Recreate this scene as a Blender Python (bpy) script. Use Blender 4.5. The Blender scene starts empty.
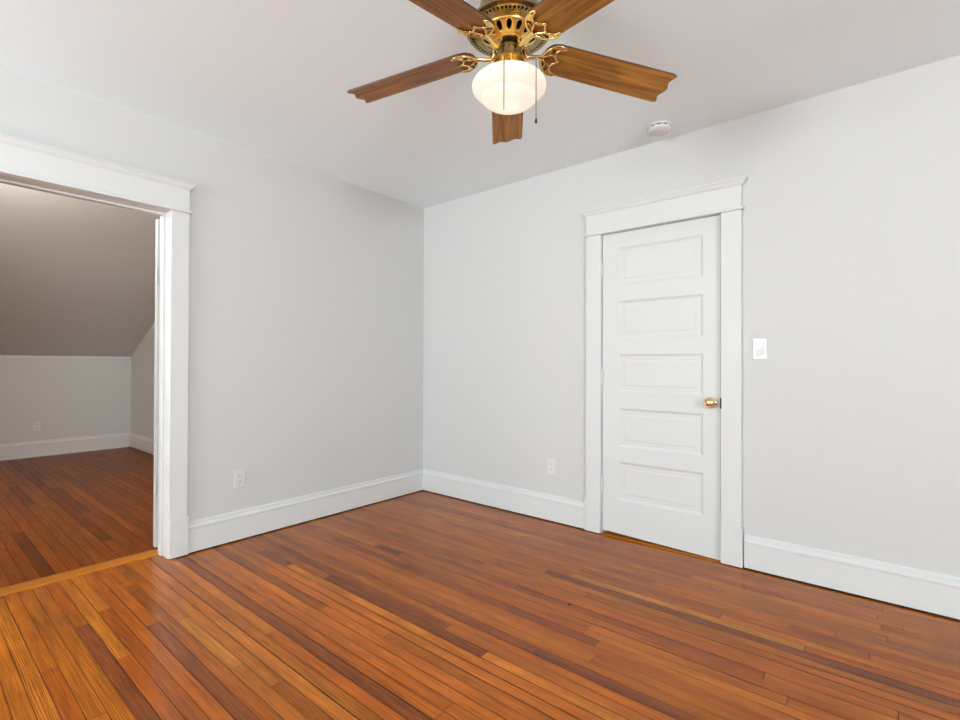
import bpy, bmesh, math, random
from mathutils import Vector, Matrix
random.seed(11)
PI = math.pi
SC = bpy.context.scene
COL = SC.collection

# ------------------------------------------------------------------ camera
cam_d = bpy.data.cameras.new('camera')
cam = bpy.data.objects.new('camera', cam_d)
COL.objects.link(cam)
D = Vector((-0.63824849, 0.76979884, 0.00697152))
R = Vector((0.76982831, 0.63824173, 0.00344461))
U = Vector((0.00179786, -0.00756539, 0.99996977))
m = Matrix((R, U, -D)).transposed().to_4x4()
m.translation = Vector((3.20523925, -3.0648848, 1.14112543))
cam.matrix_world = m
cam_d.sensor_width = 36.0
cam_d.lens = 487.945561 * 36.0 / 960.0
cam_d.clip_start = 0.05
SC.camera = cam

# ------------------------------------------------------------------ world, exposure, daylight through the windows
w = bpy.data.worlds.new('world')
SC.world = w
w.use_nodes = True
w.node_tree.nodes['Background'].inputs[0].default_value = (0.75, 0.86, 1.0, 1)
w.node_tree.nodes['Background'].inputs[1].default_value = 1.0
SC.view_settings.view_transform = 'Standard'
SC.view_settings.look = 'None'
SC.view_settings.gamma = 1.0
SC.view_settings.use_curve_mapping = False
SC.view_settings.exposure = 0.0

H = 2.54            # ceiling height
XR, YF, YA = 7.5, -6.8, -6.0  # right and front walls (behind the camera)


def area(name, loc, direction, sx, sy, power, color):
    l = bpy.data.lights.new(name, 'AREA')
    l.shape = 'RECTANGLE'
    l.size, l.size_y = sx, sy
    l.energy = power
    l.color = color
    o = bpy.data.objects.new(name, l)
    COL.objects.link(o)
    o.location = loc
    o.rotation_euler = Vector(direction).to_track_quat('-Z', 'Y').to_euler()
    return o


DAY = (0.87, 0.965, 1.0)
area('window_daylight', (1.05, YF - 0.16, 1.35), (0.0, 1, 1.3), 1.25, 1.6, 258, DAY)
area('window_daylight', (4.45, YF - 0.16, 1.35), (0, 1, 1.3), 1.25, 1.6, 22, DAY)
area('window_daylight', (XR + 0.16, -4.4, 1.35), (-1, 0, 1.3), 1.7, 1.6, 365, DAY)
area('window_daylight', (-2.2, YA - 0.16, 1.45), (0, 1, 0.0), 0.9, 1.1, 32, (1.0, 0.93, 0.86))
lamp = bpy.data.lights.new('attic_lamp', 'POINT')
lamp.energy = 56; lamp.color = (1.0, 0.94, 0.88); lamp.shadow_soft_size = 0.09
lo = bpy.data.objects.new('attic_lamp', lamp); COL.objects.link(lo); lo.location = (-1.15, -2.75, 2.40)



# ------------------------------------------------------------------ materials
def mat(name, color, rough=0.5, metal=0.0, **kw):
    mt = bpy.data.materials.new(name)
    mt.use_nodes = True
    b = mt.node_tree.nodes['Principled BSDF']
    b.inputs['Base Color'].default_value = (*color, 1)
    b.inputs['Roughness'].default_value = rough
    b.inputs['Metallic'].default_value = metal
    for k, v in kw.items():
        b.inputs[k].default_value = v
    return mt


def noise_bump(mt, scale, strength, dist=0.002, detail=3):
    nt = mt.node_tree
    b = nt.nodes['Principled BSDF']
    tc = nt.nodes.new('ShaderNodeTexCoord')
    n = nt.nodes.new('ShaderNodeTexNoise')
    n.inputs['Scale'].default_value = scale
    n.inputs['Detail'].default_value = detail
    bp = nt.nodes.new('ShaderNodeBump')
    bp.inputs['Strength'].default_value = strength
    bp.inputs['Distance'].default_value = dist
    nt.links.new(tc.outputs['Object'], n.inputs['Vector'])
    nt.links.new(n.outputs['Fac'], bp.inputs['Height'])
    nt.links.new(bp.outputs['Normal'], b.inputs['Normal'])
    return mt


M_WALL = noise_bump(mat('wall_paint', (0.62, 0.617, 0.606), 0.6), 90, 0.06)
M_CEIL = noise_bump(mat('ceiling_paint', (0.87, 0.95, 0.98), 0.75), 60, 0.05)
M_ATTIC = noise_bump(mat('attic_paint', (0.635, 0.63, 0.60), 0.6), 60, 0.1)
M_TRIM = noise_bump(mat('trim_gloss_paint', (0.695, 0.70, 0.69), 0.46), 35, 0.03)
M_TRIM.node_tree.nodes['Principled BSDF'].inputs['Specular IOR Level'].default_value = 0.3
M_ATTRIM = noise_bump(mat('attic_trim_paint', (0.74, 0.715, 0.69), 0.35), 35, 0.03)
M_PLASTIC = mat('white_plastic', (0.69, 0.69, 0.685), 0.3)
M_DARK = mat('dark_gap', (0.012, 0.01, 0.008), 0.7)
M_SLOT = mat('slot_dark', (0.05, 0.05, 0.05), 0.6)
M_STEEL = mat('painted_hinge', (0.72, 0.72, 0.70), 0.35, 0.2)
M_BRASS = mat('polished_brass', (0.95, 0.72, 0.36), 0.12, 1.0)
M_ANTIQUE = noise_bump(mat('antique_brass', (0.33, 0.25, 0.115), 0.27, 1.0), 40, 0.05)
M_GOLD = noise_bump(mat('lacquered_brass', (0.95, 0.63, 0.18), 0.28, 1.0), 60, 0.05)
M_IRON = mat('cast_brass', (0.74, 0.54, 0.23), 0.22, 1.0)
M_BLACKMETAL = mat('dark_bronze_metal', (0.035, 0.028, 0.02), 0.4, 0.6)  # dark metal of the motor core, flywheel and pull knob
M_CHAIN = mat('bead_chain', (0.22, 0.17, 0.10), 0.4, 0.7)
M_UNDER = mat('floor_seam', (0.03, 0.011, 0.004), 0.8)


def wood_floor(name, gain=1.0, rough=0.17, spec=0.27):
    mt = bpy.data.materials.new(name)
    mt.use_nodes = True
    nt = mt.node_tree
    N, L = nt.nodes, nt.links
    b = N['Principled BSDF']
    tc = N.new('ShaderNodeTexCoord')
    at = N.new('ShaderNodeAttribute'); at.attribute_name = 'tone'
    ao = N.new('ShaderNodeAttribute'); ao.attribute_name = 'shift'
    add = N.new('ShaderNodeVectorMath'); add.operation = 'ADD'
    L.new(tc.outputs['Object'], add.inputs[0]); L.new(ao.outputs['Vector'], add.inputs[1])

    def noise(sx, sy, detail, rough, dist=0.0):
        mp = N.new('ShaderNodeMapping')
        mp.inputs['Scale'].default_value = (sx, sy, 1)
        n = N.new('ShaderNodeTexNoise')
        n.inputs['Scale'].default_value = 1.0
        n.inputs['Detail'].default_value = detail
        n.inputs['Roughness'].default_value = rough
        n.inputs['Distortion'].default_value = dist
        L.new(add.outputs[0], mp.inputs['Vector']); L.new(mp.outputs['Vector'], n.inputs['Vector'])
        return n

    def rng(src, a, bb, c, d):
        r = N.new('ShaderNodeMapRange')
        r.inputs[1].default_value = a; r.inputs[2].default_value = bb
        r.inputs[3].default_value = c; r.inputs[4].default_value = d
        L.new(src, r.inputs[0]); return r.outputs[0]

    def math_(op, a, bv):
        q = N.new('ShaderNodeMath'); q.operation = op
        for i, s in enumerate((a, bv)):
            if hasattr(s, 'links') or hasattr(s, 'node'):
                L.new(s, q.inputs[i])
            else:
                q.inputs[i].default_value = s
        return q.outputs[0]

    fine = noise(5.0, 170.0, 4, 0.6)
    broad = noise(1.3, 16.0, 3, 0.55, 0.6)
    mott = noise(3.5, 9.0, 4, 0.6)
    # cathedral figure: bands across the board, wandering along it
    mp = N.new('ShaderNodeMapping'); mp.inputs['Scale'].default_value = (1.1, 15.0, 1)
    L.new(add.outputs[0], mp.inputs['Vector'])
    wv = N.new('ShaderNodeTexWave'); wv.wave_type = 'BANDS'; wv.bands_direction = 'Y'
    wv.inputs['Scale'].default_value = 3.2
    wv.inputs['Distortion'].default_value = 9.0
    wv.inputs['Detail'].default_value = 2.0
    wv.inputs['Detail Scale'].default_value = 0.55
    L.new(mp.outputs['Vector'], wv.inputs['Vector'])
    f1 = rng(fine.outputs['Fac'], 0.25, 0.75, 0.58, 1.40)
    f2 = rng(broad.outputs['Fac'], 0.25, 0.75, 0.76, 1.22)
    f3 = rng(mott.outputs['Fac'], 0.3, 0.7, 0.80, 1.13)
    wr = rng(wv.outputs['Fac'], 0.0, 0.9, 0.0, 1.0)
    # figure strength per board lives in the shift's z value (0..1)
    sx = N.new('ShaderNodeSeparateXYZ'); L.new(ao.outputs['Vector'], sx.inputs[0])
    wm = math_('MULTIPLY', math_('SUBTRACT', 1.0, wr), sx.outputs[2])
    f4 = math_('SUBTRACT', 1.0, wm)
    tot = math_('MULTIPLY', math_('MULTIPLY', f1, f2), math_('MULTIPLY', f3, f4))
    tot = math_('MULTIPLY', tot, gain)
    mx = N.new('ShaderNodeVectorMath'); mx.operation = 'SCALE'
    L.new(at.outputs['Color'], mx.inputs[0]); L.new(tot, mx.inputs[3])
    # small dark nail holes and pin knots
    vo = N.new('ShaderNodeTexVoronoi'); vo.inputs['Scale'].default_value = 2.1
    L.new(tc.outputs['Object'], vo.inputs['Vector'])
    kn = rng(vo.outputs['Distance'], 0.012, 0.024, 0.15, 1.0)
    mk = N.new('ShaderNodeVectorMath'); mk.operation = 'SCALE'
    L.new(mx.outputs[0], mk.inputs[0]); L.new(kn, mk.inputs[3])
    L.new(mk.outputs[0], b.inputs['Base Color'])
    b.inputs['Roughness'].default_value = rough
    b.inputs['Specular IOR Level'].default_value = spec
    bp = N.new('ShaderNodeBump')
    bp.inputs['Strength'].default_value = 0.12; bp.inputs['Distance'].default_value = 0.001
    L.new(fine.outputs['Fac'], bp.inputs['Height']); L.new(bp.outputs['Normal'], b.inputs['Normal'])
    return mt


M_FLOOR = wood_floor('heart_pine_floor', 0.98)
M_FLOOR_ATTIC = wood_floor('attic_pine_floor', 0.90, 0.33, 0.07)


def wood_simple(name, c1, c2, sx, sy, rough=0.35, axis=None):
    mt = bpy.data.materials.new(name)
    mt.use_nodes = True
    nt = mt.node_tree; N, L = nt.nodes, nt.links
    b = N['Principled BSDF']
    uv = N.new('ShaderNodeTexCoord')
    mp = N.new('ShaderNodeMapping'); mp.inputs['Scale'].default_value = (sx, sy, 1)
    L.new(uv.outputs['UV'], mp.inputs['Vector'])
    n = N.new('ShaderNodeTexNoise'); n.inputs['Scale'].default_value = 1.0
    n.inputs['Detail'].default_value = 5; n.inputs['Distortion'].default_value = 0.7
    L.new(mp.outputs['Vector'], n.inputs['Vector'])
    cr = N.new('ShaderNodeValToRGB')
    cr.color_ramp.elements[0].position = 0.32; cr.color_ramp.elements[0].color = (*c1, 1)
    cr.color_ramp.elements[1].position = 0.66; cr.color_ramp.elements[1].color = (*c2, 1)
    L.new(n.outputs['Fac'], cr.inputs['Fac']); L.new(cr.outputs['Color'], b.inputs['Base Color'])
    b.inputs['Roughness'].default_value = rough
    return mt


M_BLADE = wood_simple('oak_blade_wood', (0.18, 0.070, 0.008), (0.50, 0.23, 0.036), 3.0, 42, 0.4)
M_BLADE.node_tree.nodes['Principled BSDF'].inputs['Specular IOR Level'].default_value = 0.25
M_BLADE_EDGE = mat('blade_edge_wood', (0.07, 0.026, 0.010), 0.4)
M_THRESH = wood_simple('threshold_wood', (0.40, 0.125, 0.005), (0.53, 0.18, 0.010), 4, 60, 0.5)

M_THRESH.node_tree.nodes['Principled BSDF'].inputs['Specular IOR Level'].default_value = 0.2
# frosted glass bowl: lit lamp inside a translucent white shade
M_GLOBE = bpy.data.materials.new('opal_glass_lit')
M_GLOBE.use_nodes = True
_nt = M_GLOBE.node_tree
_nt.nodes.remove(_nt.nodes['Principled BSDF'])
_out = _nt.nodes['Material Output']
_tr = _nt.nodes.new('ShaderNodeBsdfTranslucent'); _tr.inputs[0].default_value = (0.95, 0.91, 0.84, 1)
_df = _nt.nodes.new('ShaderNodeBsdfDiffuse'); _df.inputs[0].default_value = (0.85, 0.82, 0.76, 1)
_gl = _nt.nodes.new('ShaderNodeBsdfGlossy'); _gl.inputs['Roughness'].default_value = 0.12
_em = _nt.nodes.new('ShaderNodeEmission'); _em.inputs[0].default_value = (1.0, 0.93, 0.84, 1); _em.inputs[1].default_value = 0.13
_m1 = _nt.nodes.new('ShaderNodeMixShader'); _m1.inputs[0].default_value = 0.5
_m2 = _nt.nodes.new('ShaderNodeMixShader'); _m2.inputs[0].default_value = 0.05
_ad = _nt.nodes.new('ShaderNodeAddShader')
_nt.links.new(_df.outputs[0], _m1.inputs[1]); _nt.links.new(_tr.outputs[0], _m1.inputs[2])
_nt.links.new(_m1.outputs[0], _m2.inputs[1]); _nt.links.new(_gl.outputs[0], _m2.inputs[2])
_nt.links.new(_m2.outputs[0], _ad.inputs[0]); _nt.links.new(_em.outputs[0], _ad.inputs[1])
_nt.links.new(_ad.outputs[0], _out.inputs['Surface'])


# ------------------------------------------------------------------ mesh helpers
def box(bm, x0, x1, y0, y1, z0, z1, mi=0):
    vs = [bm.verts.new(p) for p in ((x0, y0, z0), (x1, y0, z0), (x1, y1, z0), (x0, y1, z0),
                                    (x0, y0, z1), (x1, y0, z1), (x1, y1, z1), (x0, y1, z1))]
    for f in ((0, 3, 2, 1), (4, 5, 6, 7), (0, 1, 5, 4), (1, 2, 6, 5), (2, 3, 7, 6), (3, 0, 4, 7)):
        bm.faces.new([vs[i] for i in f]).material_index = mi
    return vs


def obj(name, bm, mats, parent=None, smooth=False, bevel=0.0, seg=2, angle=35):
    bmesh.ops.recalc_face_normals(bm, faces=bm.faces)
    me = bpy.data.meshes.new(name)
    bm.to_mesh(me); bm.free()
    for mm in (mats if isinstance(mats, (list, tuple)) else [mats]):
        me.materials.append(mm)
    o = bpy.data.objects.new(name, me)
    COL.objects.link(o)
    if parent is not None:
        o.parent = parent
    if smooth:
        for p in me.polygons:
            p.use_smooth = True
        try:
            me.set_sharp_from_angle(angle=math.radians(angle))
        except Exception:
            pass
    if bevel:
        md = o.modifiers.new('bevel', 'BEVEL')
        md.width = bevel; md.segments = seg; md.limit_method = 'ANGLE'; md.angle_limit = math.radians(40)
    return o


def empty(name, loc=(0, 0, 0), rz=0.0):
    o = bpy.data.objects.new(name, None)
    COL.objects.link(o)
    o.location = loc; o.rotation_euler = (0, 0, rz)
    o.empty_display_size = 0.1
    return o


def thing(o, label, cat, group=None):
    o['label'] = label; o['category'] = cat
    if group:
        o['group'] = group
    return o


def struct(o):
    o['kind'] = 'structure'
    return o


def B(*boxes):
    bm = bmesh.new()
    for b in boxes:
        box(bm, *b)
    return bm


def lathe(bm, prof, n=64, mi=0, closed_ends=True):
    """revolve (r, z) pairs round z"""
    rings = []
    for r, z in prof:
        if r < 1e-6:
            rings.append([bm.verts.new((0, 0, z))])
        else:
            rings.append([bm.verts.new((r * math.cos(2 * PI * i / n), r * math.sin(2 * PI * i / n), z)) for i in range(n)])
    for a, b in zip(rings, rings[1:]):
        for i in range(n):
            j = (i + 1) % n
            if len(a) == 1 and len(b) == 1:
                continue
            if len(a) == 1:
                f = bm.faces.new((a[0], b[j], b[i]))
            elif len(b) == 1:
                f = bm.faces.new((a[i], a[j], b[0]))
            else:
                f = bm.faces.new((a[i], a[j], b[j], b[i]))
            f.material_index = mi
    return rings


def tube(bm, pts, rad, n=8, mi=0, flat=1.0):
    """swept tube through pts with a radius or a list of radii; flat squashes it in z"""
    pts = [Vector(p) for p in pts]
    rs = rad if isinstance(rad, (list, tuple)) else [rad] * len(pts)
    rings = []
    for i, p in enumerate(pts):
        t = (pts[min(i + 1, len(pts) - 1)] - pts[max(i - 1, 0)]).normalized()
        ref = Vector((0, 0, 1)) if abs(t.z) < 0.9 else Vector((1, 0, 0))
        s = t.cross(ref).normalized(); q = s.cross(t).normalized()
        rings.append([bm.verts.new(p + s * (math.cos(2 * PI * k / n) * rs[i]) + q * (math.sin(2 * PI * k / n) * rs[i] * flat)) for k in range(n)])
    for a, b in zip(rings, rings[1:]):
        for k in range(n):
            j = (k + 1) % n
            bm.faces.new((a[k], a[j], b[j], b[k])).material_index = mi
    for r in (rings[0], rings[-1]):
        bm.faces.new(r).material_index = mi


def spline(ctrl, n=8):
    """Catmull-Rom through control points"""
    P = [Vector(c) for c in ctrl]
    P = [P[0] * 2 - P[1]] + P + [P[-1] * 2 - P[-2]]
    out = []
    for i in range(1, len(P) - 2):
        for k in range(n):
            t = k / n
            a, b, c, d = P[i - 1], P[i], P[i + 1], P[i + 2]
            out.append(0.5 * ((2 * b) + (c - a) * t + (2 * a - 5 * b + 4 * c - d) * t * t + (3 * b - a - 3 * c + d) * t ** 3))
    out.append(P[-2])
    return out


def extrude_profile(bm, prof, a, b, to3):
    """prof: list of 2-D points, swept straight from a to b; to3(u, v, s) -> 3-D"""
    r0 = [bm.verts.new(to3(u, v, a)) for u, v in prof]
    r1 = [bm.verts.new(to3(u, v, b)) for u, v in prof]
    n = len(prof)
    for i in range(n):
        j = (i + 1) % n
        bm.faces.new((r0[i], r0[j], r1[j], r1[i]))
    bm.faces.new(r0); bm.faces.new(list(reversed(r1)))


# ------------------------------------------------------------------ floors (board by board)
PITCH, Y0 = 0.0505, -2.254


def tone_rand():
    t = random.random()
    if t < 0.035:
        c = (0.27, 0.064, 0.0045)
    elif t < 0.16:
        c = (0.36, 0.087, 0.0045)
    elif t < 0.34:
        c = (0.475, 0.134, 0.0070)
    else:
        c = (0.425, 0.111, 0.0052)
    k = random.uniform(0.92, 1.08)
    h = random.uniform(-0.12, 0.05)
    return (c[0] * k, c[1] * k * (1 + h), c[2] * k * (1 + 1.5 * h))


PLUM = (0.225, 0.054, 0.010)
DARK = (0.25, 0.060, 0.008)
MID = (0.31, 0.077, 0.007)
LITE = (0.52, 0.175, 0.014)
# row r lies between y = Y0 + r*PITCH and Y0 + (r+1)*PITCH:  row -> [(x0, x1, colour, figure)]
SPECIAL = {
    5: [(0.02, 2.35, DARK, 0.25)],
    14: [(0.0, 1.75, DARK, 0.1)],
    20: [(0.45, 2.30, DARK, 0.1)],
    29: [(1.772, 3.9, PLUM, 0.0)],
    30: [(1.9, 2.955, LITE, 0.1)],
    16: [(1.561, 2.136, DARK, 0.0), (2.136, 2.9, PLUM, 0.0)],
    -6: [(0.53, 1.62, PLUM, 0.15)],
    -2: [(0.75, 1.80, PLUM, 0.1)],
    0: [(0.8, 1.33, LITE, 0.45), (1.33, 2.6, (0.45, 0.125, 0.009), 0.1)],
    2: [(0.93, 1.95, (0.48, 0.14, 0.010), 0.05)],
    -7: [(-0.1, 0.548, (0.41, 0.11, 0.008), 0.1)],
    -5: [(-0.1, 0.94, (0.56, 0.165, 0.010), 0.5)],
    -10: [(-0.1, 1.2, (0.55, 0.16, 0.010), 0.5)],
    12: [(0.3, 0.62, DARK, 0.1)],
    22: [(0.75, 0.98, PLUM, 0.1)],
    24: [(1.15, 1.75, MID, 0.1)],
}


def build_boards(name, x0, x1, y0, y1, pitch, yo, special, tone, lens, mt, edge=None):
    bm = bmesh.new()
    ct = bm.loops.layers.float_color.new('tone')
    cs = bm.loops.layers.float_color.new('shift')
    r0 = math.floor((y0 - yo) / pitch); r1 = math.ceil((y1 - yo) / pitch)
    for r in range(r0, r1):
        ya = max(yo + r * pitch, y0); yb = min(yo + (r + 1) * pitch, y1)
        if yb - ya < 0.004:
            continue
        segs = []
        sp = sorted(special.get(r, []))
        xa = x0 if edge is None or ya < edge[1] else edge[0]
        cur = xa
        stops = [(max(a, xa), min(b, x1), c, f) for a, b, c, f in sp] + [(x1, None, None, None)]
        for a, b, c, f in stops:
            if a - cur > 0.15 and cur == xa:
                first = random.uniform(0.3, lens[1])
            else:
                first = random.uniform(*lens)
            while a - cur > 0.02:
                nx = min(cur + first, a)
                if a - nx < 0.3:
                    nx = a
                segs.append((cur, nx, tone(), random.choice((0.03, 0.06, 0.1, 0.15, 0.2, 0.3, 0.42))))
                cur = nx; first = random.uniform(*lens)
            if b is not None:
                segs.append((a, b, c, f)); cur = b
        g = random.choice((0.0008, 0.0010, 0.0014, 0.0022)); g2 = random.choice((0.0008, 0.0011, 0.0016))
        for a, b, c, f in segs:
            e = 0.0012
            vs = [bm.verts.new(q) for q in ((a + e, ya + g, 0), (b - e, ya + g, 0), (b - e, yb - g2, 0), (a + e, yb - g2, 0))]
            fc = bm.faces.new(vs); fc.material_index = 0
            s = (random.uniform(0, 40), random.uniform(0, 40), f, 1)
            for lp in fc.loops:
                lp[ct] = (*c, 1); lp[cs] = s
    vs = [bm.verts.new(q) for q in ((x0, y0, -0.003), (x1, y0, -0.003), (x1, y1 + 0.06, -0.003), (x0, y1 + 0.06, -0.003))]
    bm.faces.new(vs).material_index = 1
    me = bpy.data.meshes.new(name)
    bm.to_mesh(me); bm.free()
    me.materials.append(mt); me.materials.append(M_UNDER)
    o = bpy.data.objects.new(name, me); COL.objects.link(o)
    return struct(o)


build_boards('floor', -0.112, XR, YF, -0.015, PITCH, Y0, SPECIAL, tone_rand, (0.7, 2.4), M_FLOOR, (0.015, -2.035))


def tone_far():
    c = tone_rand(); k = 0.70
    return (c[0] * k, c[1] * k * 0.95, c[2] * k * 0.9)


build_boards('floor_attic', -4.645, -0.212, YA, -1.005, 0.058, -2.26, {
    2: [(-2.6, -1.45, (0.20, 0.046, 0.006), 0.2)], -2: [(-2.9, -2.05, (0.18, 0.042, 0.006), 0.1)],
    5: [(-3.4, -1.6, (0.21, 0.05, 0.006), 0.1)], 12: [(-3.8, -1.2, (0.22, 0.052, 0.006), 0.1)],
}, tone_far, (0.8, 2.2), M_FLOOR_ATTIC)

# ------------------------------------------------------------------ room shell
CAV = 0.012                                # the wall stops this far above the boards behind the baseboard
WT = 0.16                                  # left wall thickness
OY0, OY1, OZ = -2.90, -2.035, 2.026        # doorway in the left wall
DX0, DX1, DZ = 1.735, 2.480, 2.012         # closet door opening in the back wall
struct(obj('wall_left', B((-WT, 0, OY1 + 0.02, 0.0, CAV, H), (-WT, -0.04, OY1 + 0.02, 0.0, -0.02, CAV), (-WT, 0, YF, OY0 - 0.02, -0.02, H),
                          (-WT, 0, OY0 - 0.02, OY1 + 0.02, OZ + 0.02, H)), M_WALL))
struct(obj('wall_back', B((-WT, DX0 - 0.02, 0, 0.12, CAV, H), (DX1 + 0.02, XR + 0.12, 0, 0.12, CAV, H),
                          (-WT, DX0 - 0.02, 0.04, 0.12, -0.02, CAV), (DX1 + 0.02, XR + 0.12, 0.04, 0.12, -0.02, CAV),
                          (DX0 - 0.02, DX1 + 0.02, 0, 0.12, DZ + 0.02, H)), M_WALL))


def wall_with_windows(name, wins, along, c0, c1, a0, a1):
    """wall slab between c0..c1 in its thin direction and a0..a1 along, with openings (s0, s1, z0, z1)"""
    bm = bmesh.new()

    def add(s0, s1, z0, z1):
        if along == 'x':
            box(bm, s0, s1, c0, c1, z0, z1)
        else:
            box(bm, c0, c1, s0, s1, z0, z1)
    cur = a0
    for s0, s1, z0, z1 in sorted(wins):
        add(cur, s0, -0.02, H); add(s0, s1, -0.02, z0); add(s0, s1, z1, H); cur = s1
    add(cur, a1, -0.02, H)
    return struct(obj(name, bm, M_WALL))


W1, W2 = (0.4, 1.7, 0.5, 2.2), (3.8, 5.1, 0.5, 2.2)
W3 = (-5.3, -3.5, 0.5, 2.2)
W4 = (-2.7, -1.7, 0.85, 2.05)
wall_with_windows('wall_front', [W1, W2], 'x', YF - 0.14, YF, -WT, XR + 0.12)
wall_with_windows('wall_right', [W3], 'y', XR, XR + 0.14, YF, 0.12)
struct(obj('ceiling', B((-WT, XR + 0.12, YF - 0.14, 0.12, H, H + 0.06)), M_CEIL))


def window(name, win, along, c):
    s0, s1, z0, z1 = win
    e = struct(empty(name))

    def bx(*bs):
        bm = bmesh.new()
        for a0, a1, d0, d1, za, zb in bs:
            if along == 'x':
                box(bm, a0, a1, c + d0, c + d1, za, zb)
            else:
                box(bm, c - d1, c - d0, a0, a1, za, zb)
        return bm
    t = 0.045
    obj('window_frame', bx((s0, s0 + t, -0.10, 0.0, z0, z1), (s1 - t, s1, -0.10, 0.0, z0, z1), (s0 + t, s1 - t, -0.10, 0, z0, z0 + t),
                           (s0 + t, s1 - t, -0.10, 0, z1 - t, z1), (s0 + t, s1 - t, -0.08, -0.03, (z0 + z1) / 2 - 0.02, (z0 + z1) / 2 + 0.02)), M_TRIM, e)
    obj('window_casing', bx((s0 - 0.1, s0, 0, 0.02, z0 - 0.02, z1 + 0.02), (s1, s1 + 0.1, 0, 0.02, z0 - 0.02, z1 + 0.02),
                            (s0 - 0.13, s1 + 0.13, 0, 0.025, z1 + 0.02, z1 + 0.17)), M_TRIM, e)
    obj('window_sill', bx((s0 - 0.13, s1 + 0.13, 0, 0.05, z0 - 0.05, z0 - 0.02)), M_TRIM, e)


window('window_1', W1, 'x', YF)
window('window_2', W2, 'x', YF)
window('window_3', W3, 'y', XR)

# room beyond the doorway: knee wall, sloping ceiling, end wall
KX, KZ, SL = -4.66, 1.215, 0.477
SXT = KX + (H - KZ) / SL
AY = -0.99
struct(obj('wall_knee', B((KX - 0.1, KX, YA, AY + 0.1, -0.02, KZ)), M_ATTIC))
struct(obj('trim_6', B((KX, KX + 0.008, YA, AY, KZ - 0.022, KZ - 0.001)), M_ATTRIM))
bm = bmesh.new()
extrude_profile(bm, [(KX - 0.1, KZ), (KX, KZ), (SXT, H), (SXT, H + 0.06), (KX - 0.1, KZ + 0.06)], YA - 0.1, AY + 0.1, lambda u, v, s: (u, s, v))
struct(obj('ceiling_slope', bm, M_ATTIC))
struct(obj('wall_attic_end', B((KX, -WT, AY, AY + 0.1, -0.02, H)), M_ATTIC))
wall_with_windows('wall_attic_front', [W4], 'x', YA - 0.14, YA, KX, -WT)
struct(obj('ceiling_attic', B((SXT, -WT, YA, AY, H, H + 0.06)), M_ATTIC))
window('window_4', W4, 'x', YA)

# ------------------------------------------------------------------ baseboards
GAP = 0.008
BASE = [(0, GAP), (0.020, GAP), (0.020, 0.145), (0.024, 0.148), (0.024, 0.158), (0.019, 0.166), (0.014, 0.169), (0.013, 0.184), (0.009, 0.190), (0, 0.190)]


def base(name, a, b, to3, mt):
    bm = bmesh.new()
    extrude_profile(bm, BASE, a, b, to3)
    return struct(obj(name, bm, mt))


base('baseboard_left', -1.93, -0.0, lambda u, v, s: (u, s, v), M_TRIM)
base('baseboard_left', YF, -3.01, lambda u, v, s: (u, s, v), M_TRIM)
base('baseboard_back', 0.0, 1.635, lambda u, v, s: (s, -u, v), M_TRIM)
base('baseboard_back', 2.60, XR, lambda u, v, s: (s, -u, v), M_TRIM)
base('baseboard_right', YF, 0.0, lambda u, v, s: (XR - u, s, v), M_TRIM)
base('baseboard_front', 0.0, XR, lambda u, v, s: (s, YF + u, v), M_TRIM)
base('baseboard_knee', YA, AY, lambda u, v, s: (KX + u, s, v), M_ATTRIM)
base('baseboard_attic', KX, -WT - 0.1, lambda u, v, s: (s, AY - u, v), M_ATTRIM)


# ------------------------------------------------------------------ casings, with a capped head
def casing(name, s0, s1, ztop, to3, zcap=2.16, wid=0.107, both=True):
    """s0, s1: opening edges along the wall; to3(s, d, z) with d the distance out of the wall"""
    e = struct(empty(name))

    def bx(*bs):
        bm = bmesh.new()
        for a0, a1, d0, d1, za, zb in bs:
            vs = box(bm, a0, a1, d0, d1, za, zb)
            for v in vs:
                v.co = to3(*v.co)
        return bm
    th = 0.024
    for q in (-1, 1):
        i, o = (s0, s0 - wid) if q < 0 else (s1, s1 + wid)
        a, b = min(i, o), max(i, o)
        obj('side_casing', bx((a, b, 0, th, 0.225, ztop)), M_TRIM, e, bevel=0.002)
        pa, pb = (a - 0.006, b) if q < 0 else (a, b + 0.006)
        obj('plinth_block', bx((pa, pb, 0, th + 0.006, 0.004, 0.226)), M_TRIM, e, bevel=0.003)
    l, r = s0 - wid, s1 + wid
    obj('head_casing', bx((l, r, 0, th, ztop + 0.016, zcap)), M_TRIM, e, bevel=0.0015)
    obj('fillet_strip', bx((l - 0.012, r + 0.012, 0, th + 0.012, ztop, ztop + 0.017)), M_TRIM, e, bevel=0.005, seg=3)
    # crown cap with a sloping face
    bm = bmesh.new()
    prof = [(0.0, zcap - 0.004), (th + 0.003, zcap - 0.004), (th + 0.007, zcap + 0.002), (th + 0.010, zcap + 0.006), (th + 0.017, zcap + 0.022), (th + 0.021, zcap + 0.024), (th + 0.021, zcap + 0.033), (0.0, zcap + 0.033)]
    # returns follow the same profile at both ends
    rows = []
    for d, z in prof:
        ex = 1.35 * max(0.0, d - th)
        rows.append((bm.verts.new(to3(l - ex, d, z)), bm.verts.new(to3(l - ex, 0, z)), bm.verts.new(to3(r + ex, d, z)), bm.verts.new(to3(r + ex, 0, z))))
    for p, q in zip(rows, rows[1:]):
        for f in ((p[0], p[2], q[2], q[0]), (p[1], p[0], q[0], q[1]), (p[2], p[3], q[3], q[2])):
            try:
                bm.faces.new(f)
            except ValueError:
                pass
    bmesh.ops.remove_doubles(bm, verts=bm.verts, dist=1e-5)
    obj('cap_moulding', bm, M_TRIM, e)
    return e


casing('trim_1', DX0, DX1, 2.012, lambda s, d, z: (s, -d, z), zcap=2.155)
casing('trim_2', OY0, OY1, 2.026, lambda s, d, z: (d, s, z), zcap=2.170, wid=0.096)

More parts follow.
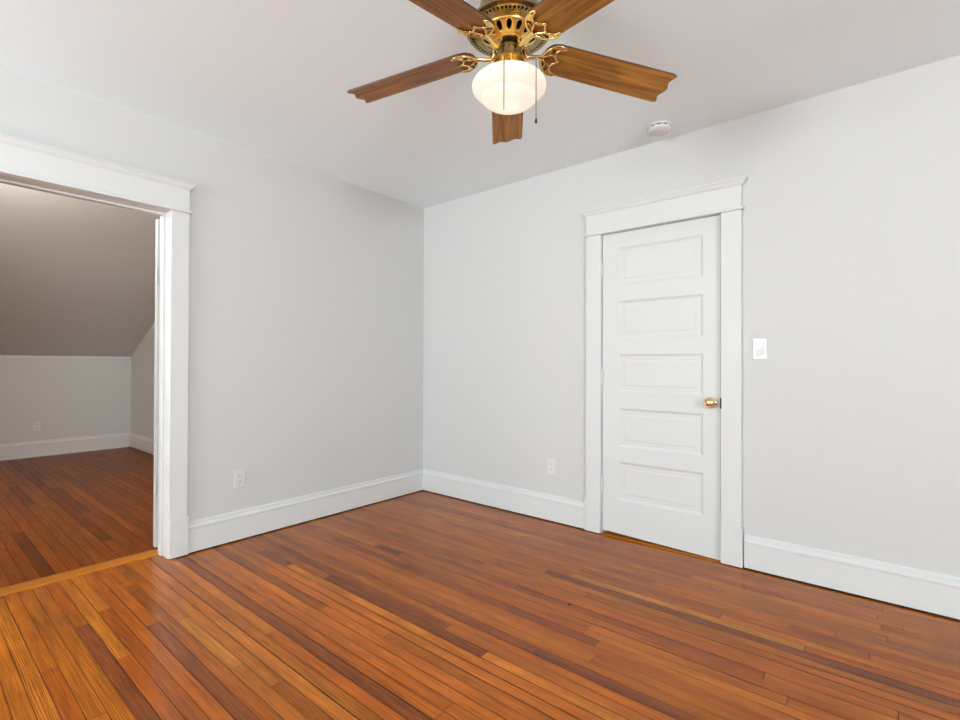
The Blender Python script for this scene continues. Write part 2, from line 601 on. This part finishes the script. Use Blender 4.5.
# jamb lining of the doorway, with a stop bead, and the casing on its far side
e = struct(empty('trim_3'))
for s, yi in ((1, OY1), (-1, OY0)):
    a, b = sorted((yi, yi + 0.02 * s))
    obj('side_jamb', B((-WT - 0.002, 0.0, a, b, 0.0, OZ)), M_TRIM, e, bevel=0.0015)
    a, b = sorted((yi - 0.012 * s, yi))
    obj('stop_bead', B((-0.115, -0.075, a, b, 0.0, OZ - 0.012)), M_TRIM, e, bevel=0.003)
obj('head_jamb', B((-WT - 0.002, 0.0, OY0, OY1, OZ, OZ + 0.02)), M_TRIM, e)
obj('stop_bead', B((-0.115, -0.075, OY0, OY1, OZ - 0.012, OZ)), M_TRIM, e, bevel=0.003)
obj('far_casing', B((-WT - 0.022, -WT - 0.002, OY1 + 0.006, OY1 + 0.10, 0.0, OZ), (-WT - 0.022, -WT - 0.002, OY0 - 0.10, OY0 - 0.006, 0.0, OZ),
                    (-WT - 0.022, -WT - 0.002, OY0 - 0.10, OY1 + 0.10, OZ + 0.006, OZ + 0.13)), M_TRIM, e)

# worn wooden threshold
bm = bmesh.new()
uvl = bm.loops.layers.uv.new('UVMap')
extrude_profile(bm, [(-0.214, -0.002), (-0.105, -0.002), (-0.108, 0.005), (-0.118, 0.008), (-0.202, 0.008), (-0.211, 0.005)], OY0, OY1, lambda u, v, s: (u, s, v))
for f in bm.faces:
    for lp in f.loops:
        lp[uvl].uv = (lp.vert.co.y, lp.vert.co.x)
struct(obj('trim_4', bm, M_THRESH))

# jamb and stops of the closet door
e = struct(empty('trim_5'))
for s, xi in ((-1, DX0), (1, DX1)):
    a, b = sorted((xi, xi + 0.02 * s))
    obj('side_jamb', B((a, b, 0.0, 0.12, 0.004, DZ)), M_TRIM, e)
    a, b = sorted((xi - 0.012 * s, xi))
    obj('stop_bead', B((a, b, 0.045, 0.08, 0.004, DZ)), M_TRIM, e)
obj('head_jamb', B((DX0 - 0.02, DX1 + 0.02, 0.0, 0.12, DZ, DZ + 0.02)), M_TRIM, e)
bm = bmesh.new()
uvl = bm.loops.layers.uv.new('UVMap')
box(bm, DX0, DX1, -0.0155, 0.12, -0.002, 0.004)
for f in bm.faces:
    for lp in f.loops:
        lp[uvl].uv = (lp.vert.co.x, lp.vert.co.y)
obj('saddle', bm, M_THRESH, e)
obj('closet_backing', B((DX0 - 0.02, DX1 + 0.02, 0.12, 0.13, 0.0, DZ)), M_WALL, e)


# ------------------------------------------------------------------ five-panel doors
def door_slab(wd, z0l, z0r, z1, panels, x_in0, x_in1, th=0.036):
    """front face at local y = 0 facing -y; x from 0 to wd"""
    bm = bmesh.new()
    xs = [0, x_in0, x_in1, wd]
    zs = [None]
    for a, b in panels:
        zs += [a, b]
    zs.append(z1)
    for side, yy in ((-1, 0.0), (1, th)):
        def V(i, j):
            z = zs[j]
            if j == 0:
                z = z0l + (z0r - z0l) * xs[i] / wd
            return (xs[i], yy, z)
        for j in range(len(zs) - 1):
            for i in range(3):
                q = [Vector(V(i, j)), Vector(V(i + 1, j)), Vector(V(i + 1, j + 1)), Vector(V(i, j + 1))]
                if i == 1 and j % 2 == 1:
                    # recessed panel: quirk, sloped sticking, flat field with a fine step
                    steps = [(0.0, 0.0), (0.002, 0.004), (0.013, 0.008), (0.014, 0.010), (0.040, 0.010), (0.046, 0.008)]
                    rings = []
                    for ins, dep in steps:
                        x0, x1 = xs[1] + ins, xs[2] - ins
                        za, zb = zs[j] + ins, zs[j + 1] - ins
                        y = yy - side * dep if side > 0 else yy + dep
                        rings.append([bm.verts.new(c) for c in ((x0, y, za), (x1, y, za), (x1, y, zb), (x0, y, zb))])
                    for a, b in zip(rings, rings[1:]):
                        for k in range(4):
                            l = (k + 1) % 4
                            bm.faces.new((a[k], a[l], b[l], b[k]))
                    bm.faces.new(rings[-1])
                else:
                    bm.faces.new([bm.verts.new(c) for c in q])
    # rim
    zz = [z0l, z0r]
    cor = [((0, z0l), (wd, z0r)), ((wd, z0r), (wd, z1)), ((wd, z1), (0, z1)), ((0, z1), (0, z0l))]
    for (xa, za), (xb, zb) in cor:
        bm.faces.new([bm.verts.new(c) for c in ((xa, 0, za), (xb, 0, zb), (xb, th, zb), (xa, th, za))])
    bmesh.ops.remove_doubles(bm, verts=bm.verts, dist=1e-5)
    return bm


PANELS = [(0.244, 0.496), (0.598, 0.848), (0.956, 1.204), (1.306, 1.556), (1.662, 1.908)]


def hinge(name, parent, z0, z1, loc):
    bm = bmesh.new()
    n = 5
    hh = (z1 - z0) / n
    for k in range(n):
        tube(bm, [(0, 0, z0 + k * hh + 0.0006), (0, 0, z0 + (k + 1) * hh - 0.0006)], 0.0075, 12)
    lathe(bm, [(0.0, z1 + 0.006), (0.004, z1 + 0.005), (0.005, z1 + 0.001), (0.003, z1 - 0.002), (0.0, z1 - 0.002)], 12)
    lathe(bm, [(0.0, z0 - 0.006), (0.004, z0 - 0.005), (0.005, z0 - 0.001), (0.003, z0 + 0.002), (0.0, z0 + 0.002)], 12)
    box(bm, -0.012, 0.012, 0.001, 0.004, z0, z1)
    o = obj(name, bm, M_STEEL, parent, smooth=True)
    o.location = loc
    return o


def knob(parent, loc, rot=0.0, rad=0.0315):
    bm = bmesh.new()
    lathe(bm, [(0, 0.0), (0.026, 0.0), (0.027, 0.003), (0.022, 0.006), (0.014, 0.008), (0.010, 0.012), (0.010, 0.026), (0.014, 0.029),
               (0.025, 0.031), (rad, 0.038), (rad + 0.001, 0.043), (rad - 0.002, 0.050), (0.023, 0.055), (0.021, 0.0545), (0.017, 0.058), (0.008, 0.0605), (0, 0.061)], 40)
    bmesh.ops.rotate(bm, verts=bm.verts, cent=(0, 0, 0), matrix=Matrix.Rotation(PI / 2, 3, 'X'))
    o = obj('door_knob', bm, M_BRASS, parent, smooth=True, angle=50)
    o.location = loc; o.rotation_euler = (0, 0, rot)
    o['label'] = 'round polished brass knob'
    return o


d1 = struct(empty('door_1', (DX0 + 0.004, 0.003, 0)))
sl = obj('door_slab', door_slab(0.7335, 0.026, 0.006, DZ - 0.003, PANELS, 0.110, 0.638), M_TRIM, d1)
for za, zb in ((1.729, 1.822), (1.005, 1.098), (0.288, 0.381)):
    hinge('hinge', d1, za, zb, (-0.006, -0.010, 0))
knob(d1, (2.424 - DX0 - 0.004, 0.0, 0.917))
obj('strike_plate', B((DX1 - DX0 - 0.0070, DX1 - DX0 + 0.0005, -0.0285, 0.01, 0.886, 0.948)), M_DARK, d1)

d2 = struct(empty('door_2', (-0.220, OY1 + 0.004, 0), PI / 2))
obj('door_slab', door_slab(0.74, 0.012, 0.012, OZ - 0.006, PANELS, 0.110, 0.643), M_TRIM, d2)
for za, zb in ((1.62, 1.72), (0.33, 0.43)):
    bm = B((-0.002, 0.0, 0.004, 0.028, za, zb))
    tube(bm, [(-0.004, -0.004, za), (-0.004, -0.004, zb)], 0.006, 12)
    obj('hinge', bm, M_STEEL, d2)
knob(d2, (0.68, 0.036, 0.917), PI)


# ------------------------------------------------------------------ outlets and switch
def outlet(loc, rz, label, mt=None):
    """local: wall plane y = 0, faces -y, centred"""
    e = thing(empty('wall_outlet', loc, rz), label, 'outlet')
    mt = mt or M_PLASTIC
    obj('cover_plate', B((-0.036, 0.036, -0.0055, 0.0, -0.058, 0.058)), mt, e, bevel=0.003, seg=3)
    for s in (-1, 1):
        zc = 0.0195 * s
        bm = bmesh.new()
        n = 20
        pts = []
        for k in range(n):
            a = 2 * PI * k / n
            pts.append((max(-0.0165, min(0.0165, 0.0195 * math.cos(a))), zc + 0.0142 * math.sin(a)))
        f0 = [bm.verts.new((x, -0.0050, z)) for x, z in pts]; f1 = [bm.verts.new((x, -0.0072, z)) for x, z in pts]
        for k in range(n):
            j = (k + 1) % n
            bm.faces.new((f0[k], f0[j], f1[j], f1[k]))
        bm.faces.new(f1)
        r = obj('receptacle', bm, mt, e, bevel=0.0006)
        obj('slots', B((-0.0075, -0.0055, -0.0076, -0.0070, zc - 0.001, zc + 0.0075), (0.0055, 0.0073, -0.0076, -0.0070, zc, zc + 0.0068),
                       (-0.0022, 0.0022, -0.0076, -0.0070, zc - 0.0085, zc - 0.0045)), M_SLOT, r)
    bm = bmesh.new()
    lathe(bm, [(0, 0.0072), (0.0026, 0.0070), (0.0034, 0.0055)], 14)
    bmesh.ops.rotate(bm, verts=bm.verts, cent=(0, 0, 0), matrix=Matrix.Rotation(PI / 2, 3, 'X'))
    obj('screw', bm, mt, e, smooth=True)
    return e


outlet((1.344, 0, 0.394), 0, 'white duplex outlet on the back wall left of the closed panel door')
outlet((0, -1.626, 0.392), PI / 2, 'white duplex outlet on the left wall between doorway and room corner')
outlet((KX, -1.944, 0.366), PI / 2, 'white outlet on the dim knee wall seen through the doorway', M_ATTRIM)

sw = thing(empty('light_switch', (2.676, 0, 1.227)), 'white rocker light switch on the wall right of the panel door', 'switch')
obj('cover_plate', B((-0.036, 0.036, -0.0055, 0.0, -0.058, 0.058)), M_PLASTIC, sw, bevel=0.003, seg=3)
obj('bezel', B((-0.0185, 0.0185, -0.0075, -0.0050, -0.036, 0.036)), M_PLASTIC, sw, bevel=0.001)
bm = bmesh.new()
extrude_profile(bm, [(-0.0060, -0.032), (-0.0125, -0.032), (-0.0085, 0.0), (-0.0078, 0.032), (-0.0060, 0.032)], -0.0150, 0.0150, lambda u, v, s: (s, u, v))
obj('rocker', bm, M_PLASTIC, sw, bevel=0.0007)
for z in (-0.047, 0.047):
    bm = bmesh.new()
    lathe(bm, [(0, 0.0066), (0.0024, 0.0064), (0.0030, 0.0050)], 14)
    bmesh.ops.rotate(bm, verts=bm.verts, cent=(0, 0, 0), matrix=Matrix.Rotation(PI / 2, 3, 'X'))
    o = obj('screw', bm, M_PLASTIC, sw, smooth=True); o.location = (0, 0, z)

# ------------------------------------------------------------------ smoke detector
sd = thing(empty('smoke_detector', (2.188, -0.196, H)), 'round white smoke detector on the ceiling near the back wall', 'smoke detector')
bm = bmesh.new()
lathe(bm, [(0, 0), (0.066, 0), (0.068, -0.003), (0.068, -0.010), (0.065, -0.012), (0, -0.012)], 56)
obj('mounting_base', bm, M_PLASTIC, sd, smooth=True)
bm = bmesh.new()
lathe(bm, [(0.060, -0.012), (0.060, -0.018)], 56)
obj('vent_band', bm, M_DARK, sd, smooth=True)
for k in range(10):
    bm = B((0.055, 0.0655, -0.006, 0.006, -0.019, -0.011))
    bmesh.ops.rotate(bm, verts=bm.verts, cent=(0, 0, 0), matrix=Matrix.Rotation(2 * PI * (k + 0.5) / 10, 3, 'Z'))
    obj('vent_rib', bm, M_PLASTIC, sd)
bm = bmesh.new()
lathe(bm, [(0.0, -0.018), (0.0645, -0.018), (0.066, -0.020), (0.064, -0.028), (0.056, -0.036), (0.045, -0.040), (0.043, -0.038), (0.040, -0.038), (0.038, -0.041), (0, -0.042)], 56)
obj('cover', bm, M_PLASTIC, sd, smooth=True)
bm = bmesh.new()
lathe(bm, [(0, -0.0445), (0.008, -0.044), (0.0095, -0.041), (0.0095, -0.039)], 24)
o = obj('test_button', bm, M_PLASTIC, sd, smooth=True); o.location = (0.012, -0.02, 0)

# ------------------------------------------------------------------ ceiling fan
FX, FY = 2.17493314 - 0.0046, -1.65518897 - 0.0038
TH0 = math.radians(126.4)
fan = thing(empty('ceiling_fan', (FX, FY, H), TH0), 'brass ceiling fan with five oak blades and a lit white glass bowl', 'ceiling fan')
# local frame: x points at the blade directed away from the camera; z = 0 is the ceiling


def zz(z):
    return z - H


bm = bmesh.new()
lathe(bm, [(0, zz(2.54)), (0.085, zz(2.54)), (0.088, zz(2.52)), (0.088, zz(2.475)), (0.095, zz(2.465))], 64)
obj('canopy', bm, M_ANTIQUE, fan, smooth=True)

# motor housing drum with a row of small vents pierced in the sloping underside
bm = bmesh.new()
NV = 240
prof = [(0.090, 2.466), (0.098, 2.458), (0.102, 2.445), (0.104, 2.43), (0.110, 2.365), (0.152, 2.341), (0.1555, 2.3335), (0.149, 2.3255), (0.139, 2.3250), (0.127, 2.3240), (0.122, 2.3235), (0.110, 2.3225), (0.100, 2.3205)]
rings = [[bm.verts.new((r * math.cos(2 * PI * i / NV), r * math.sin(2 * PI * i / NV), zz(z))) for i in range(NV)] for r, z in prof]
for k, (a, b) in enumerate(zip(rings, rings[1:])):
    for i in range(NV):
        if k == 8 and i % 4 in (0, 1):
            continue                       # open slit
        j = (i + 1) % NV
        bm.faces.new((a[i], a[j], b[j], b[i]))
obj('motor_housing', bm, M_ANTIQUE, fan, smooth=True, angle=50)
bm = bmesh.new()
lathe(bm, [(0.105, zz(2.346)), (0.08, zz(2.346)), (0.03, zz(2.338)), (0.03, zz(2.275))], 48)
obj('motor_core', bm, M_BLACKMETAL, fan, smooth=True)

# slotted vent cone: fifteen openings with narrowed ends
bm = bmesh.new()
NS, SUB = 15, 12
NA = NS * SUB
rp = [(0.1005, 2.3215), (0.098, 2.3165), (0.094, 2.3135), (0.090, 2.3105), (0.073, 2.2985), (0.069, 2.2955), (0.065, 2.2925), (0.060, 2.289), (0.058, 2.286), (0.050, 2.285), (0.046, 2.287)]
off = PI - PI * 2 / NA * (SUB / 2)
rings = [[bm.verts.new((r * math.cos(off + 2 * PI * i / NA), r * math.sin(off + 2 * PI * i / NA), zz(z))) for i in range(NA)] for r, z in rp]
for k, (a, b) in enumerate(zip(rings, rings[1:])):
    for i in range(NA):
        c = i % SUB
        if k == 3 and 3 <= c <= 8:
            continue
        if k in (2, 4) and 4 <= c <= 7:
            continue
        j = (i + 1) % NA
        bm.faces.new((a[i], a[j], b[j], b[i]))
o = obj('vent_ring', bm, M_GOLD, fan, smooth=True, angle=50)
sm = o.modifiers.new('thickness', 'SOLIDIFY'); sm.thickness = 0.002; sm.offset = 1

bm = bmesh.new()
lathe(bm, [(0.0, zz(2.287)), (0.046, zz(2.287)), (0.049, zz(2.285)), (0.049, zz(2.280)), (0.045, zz(2.278)), (0, zz(2.278))], 48)
obj('flywheel', bm, M_BLACKMETAL, fan, smooth=True)
bm = bmesh.new()
lathe(bm, [(0, zz(2.278)), (0.036, zz(2.278)), (0.040, zz(2.276)), (0.042, zz(2.272)), (0.042, zz(2.258)), (0.0408, zz(2.2575)), (0.0408, zz(2.2555)), (0.042, zz(2.255)), (0.042, zz(2.234)), (0.040, zz(2.232))], 56)
obj('switch_housing', bm, M_ANTIQUE, fan, smooth=True)
bm = bmesh.new()
lathe(bm, [(0.040, zz(2.232)), (0.046, zz(2.231)), (0.054, zz(2.225)), (0.060, zz(2.213)), (0.062, zz(2.197)), (0.066, zz(2.192)), (0.068, zz(2.186)), (0.068, zz(2.180)), (0.060, zz(2.178))], 56)
ft = obj('light_fitter', bm, M_GOLD, fan, smooth=True)
for k in range(3):
    a = PI + 2 * PI * k / 3
    bm = bmesh.new()
    tube(bm, [(0.062, 0, 0), (0.069, 0, 0), (0.0695, 0, 0), (0.0735, 0, 0), (0.074, 0, 0)], [0.003, 0.003, 0.0055, 0.0055, 0.004], 12)
    s = obj('thumb_screw', bm, M_ANTIQUE, ft, smooth=True)
    s.location = (0, 0, zz(2.188)); s.rotation_euler = (0, 0, a)

bm = bmesh.new()
lathe(bm, [(0.055, zz(2.179)), (0.062, zz(2.178)), (0.080, zz(2.174)), (0.098, zz(2.1675)), (0.114, zz(2.159)), (0.1255, zz(2.149)), (0.1315, zz(2.139)), (0.1328, zz(2.132)), (0.1305, zz(2.1225)),
           (0.121, zz(2.111)), (0.110, zz(2.1005)), (0.1030, zz(2.0955)), (0.1005, zz(2.0945)), (0.0985, zz(2.0905)), (0.094, zz(2.084)), (0.080, zz(2.073)), (0.060, zz(2.0645)), (0.035, zz(2.0595)), (0, zz(2.058))], 72)
g = obj('glass_bowl', bm, M_GLOBE, fan, smooth=True, angle=70)
g['label'] = 'lit white opal glass bowl'
pl = bpy.data.lights.new('bulb_light', 'POINT')
pl.energy = 0.17; pl.color = (1.0, 0.90, 0.78); pl.shadow_soft_size = 0.03
po = bpy.data.objects.new('bulb_light', pl); COL.objects.link(po)
po.parent = fan; po.location = (0, 0, zz(2.105))

# blades and blade irons, one mesh each, copied round
RT, RROOT, HW = 0.652, 0.128, 0.071


def blade_mesh():
    bm = bmesh.new()
    uvl = bm.loops.layers.uv.new('UVMap')
    out = []

    def half(u):
        t = (u - RROOT) / (RT - RROOT)
        return HW * (0.93 + 0.10 * t)
    rows = []
    NU, NW = 40, 24
    for i in range(NU + 1):
        row = []
        for j in range(NW + 1):
            v = -1 + 2 * j / NW
            a = abs(v)
            # wavy tip with three lobes and rounded corners, round root
            tip = RT - 0.007 + 0.007 * math.cos(2 * PI * v)
            if a > 0.86:
                tip -= 0.016 * (1 - math.sqrt(max(0.0, 1 - ((a - 0.86) / 0.14) ** 2)))
            root = RROOT + 0.050 * (1 - math.sqrt(max(0.0, 1 - a ** 2.6)))
            u = root + (tip - root) * i / NU
            row.append((u, v * half(u)))
        rows.append(row)
    top = [[bm.verts.new((u, v, 0.003)) for u, v in r] for r in rows]
    bot = [[bm.verts.new((u, v, -0.003)) for u, v in r] for r in rows]
    for i in range(NU):
        for j in range(NW):
            f = bm.faces.new((top[i][j], top[i + 1][j], top[i + 1][j + 1], top[i][j + 1]))
            f2 = bm.faces.new((bot[i][j], bot[i][j + 1], bot[i + 1][j + 1], bot[i + 1][j]))
    def rim(a, b, c, d):
        f = bm.faces.new((a, b, c, d)); f.material_index = 1
    for i in range(NU):
        rim(top[i][0], bot[i][0], bot[i + 1][0], top[i + 1][0])
        rim(top[i][NW], top[i + 1][NW], bot[i + 1][NW], bot[i][NW])
    for j in range(NW):
        rim(top[0][j], top[0][j + 1], bot[0][j + 1], bot[0][j])
        rim(top[NU][j], bot[NU][j], bot[NU][j + 1], top[NU][j + 1])
    for f in bm.faces:
        for lp in f.loops:
            lp[uvl].uv = (lp.vert.co.x, lp.vert.co.y)
    return bm


def iron_mesh():
    """openwork bat-wing bracket under the blade root; local x outward, z = 0 the blade's underside"""
    bm = bmesh.new()
    zb = -0.003
    for s in (-1, 1):
        # outer horn
        p = spline([(0.128, 0.004 * s, zb), (0.140, 0.030 * s, zb), (0.158, 0.052 * s, zb), (0.186, 0.066 * s, zb), (0.212, 0.068 * s, zb), (0.232, 0.060 * s, zb)], 6)
        n = len(p)
        tube(bm, p, [0.0062 - 0.0022 * i / (n - 1) for i in range(n)], 8, flat=0.75)
        # scalloped inner edge, horn tip to middle cusp
        p = spline([(0.232, 0.060 * s, zb), (0.205, 0.055 * s, zb), (0.187, 0.040 * s, zb), (0.186, 0.024 * s, zb), (0.200, 0.008 * s, zb), (0.216, 0.0, zb)], 6)
        n = len(p)
        tube(bm, p, [0.0042 + 0.0012 * math.sin(PI * i / (n - 1)) for i in range(n)], 8, flat=0.75)
        # ribs dividing the openings
        tube(bm, spline([(0.128, 0.002 * s, zb), (0.152, 0.014 * s, zb), (0.186, 0.030 * s, zb)], 6), 0.0042, 8, flat=0.75)
        tube(bm, spline([(0.156, 0.017 * s, zb), (0.160, 0.036 * s, zb), (0.152, 0.046 * s, zb)], 6), 0.0036, 8, flat=0.75)
    # leaf webs close to the horns
    for s in (-1, 1):
        q = [(0.196, 0.050 * s), (0.212, 0.066 * s), (0.190, 0.067 * s), (0.170, 0.058 * s), (0.180, 0.040 * s)]
        a = [bm.verts.new((x, y, zb + 0.0025)) for x, y in q]; b = [bm.verts.new((x, y, zb - 0.0015)) for x, y in q]
        bm.faces.new(a); bm.faces.new(list(reversed(b)))
        for i in range(5):
            j = (i + 1) % 5
            bm.faces.new((a[i], b[i], b[j], a[j]))
    for v in bm.verts:
        v.co.x = 0.205 + (v.co.x - 0.232) * 0.8
        v.co.y *= 0.95
    # arm back to the flywheel
    p = spline([(0.046, 0, 0.012), (0.054, 0, 0.010), (0.058, 0, -0.004), (0.068, 0, -0.018), (0.090, 0, -0.014), (0.112, 0, zb - 0.003), (0.134, 0, zb)], 7)
    n = len(p)
    tube(bm, p, [0.0085 + 0.002 * math.sin(PI * i / (n - 1)) for i in range(n)], 10, flat=0.7)
    return bm


def screw_mesh():
    bm = bmesh.new()
    lathe(bm, [(0, -0.0085), (0.003, -0.0080), (0.0048, -0.006), (0.0048, -0.003)], 14)
    return bm


blade0 = iron0 = screw0 = None
BZ, BR0 = 2.268, 0.19
for k in range(5):
    ang = 2 * PI * k / 5 + math.radians((0.5, 0, -2.5, 2.5, 0)[k])
    # droop outwards and pitch about the blade's own axis
    mtx = Matrix.Rotation(ang, 4, 'Z') @ Matrix.Translation((0, 0, zz(BZ))) @ Matrix.Rotation(math.radians((3.8, 4.9, 5.2, 5.2, 4.9)[k]), 4, 'Y') @ Matrix.Rotation(math.radians(-11), 4, 'X')
    if blade0 is None:
        blade0 = bo = obj('fan_blade', blade_mesh(), [M_BLADE, M_BLADE_EDGE], fan)
        iron0 = io = obj('blade_iron', iron_mesh(), M_IRON, fan, smooth=True, angle=60)
    else:
        bo = blade0.copy(); io = iron0.copy()
        for q in (bo, io):
            COL.objects.link(q); q.parent = fan
    bo.matrix_local = mtx @ Matrix.Translation((0, 0, 0.0085))
    io.matrix_local = mtx @ Matrix.Translation((0, 0, 0.0035))
    for sx_, sy_ in ((0.196, 0.0), (0.163, 0.032), (0.163, -0.032)):
        if screw0 is None:
            screw0 = so = obj('screw', screw_mesh(), M_ANTIQUE, io, smooth=True)
        else:
            so = screw0.copy(); COL.objects.link(so)
        so.parent = io; so.location = (sx_, sy_, 0.0)


# pull chains: out of the switch housing, over the rim of the bowl and down
def chain(az, rr, z_end, pull):
    c, s = math.cos(az), math.sin(az)

    def P(r, z):
        return (r * c, r * s, zz(z))
    bm = bmesh.new()
    tube(bm, [P(0.040, 2.246), P(0.056, 2.246)], 0.0045, 10)
    path = spline([P(0.052, 2.246), P(0.085, 2.232), P(0.115, 2.193), P(rr - 0.004, 2.165), P(rr, 2.14), P(rr, 2.10), P(rr, z_end)], 8)
    tube(bm, path, 0.0016, 6)
    o = obj('pull_chain', bm, M_CHAIN, fan, smooth=True)
    if pull:
        bm = bmesh.new()
        lathe(bm, [(0, z_end + 0.004 - H), (0.002, z_end + 0.003 - H), (0.004, z_end - 0.004 - H), (0.0045, z_end - 0.010 - H), (0.003, z_end - 0.014 - H), (0, z_end - 0.015 - H)], 12)
        q = obj('pull_knob', bm, M_BLACKMETAL, o, smooth=True)
        q.location = (rr * c, rr * s, 0)


CH = True
chain(PI - 0.12, 0.140, 1.978, False)
chain(PI + 0.66, 0.147, 1.957, True)
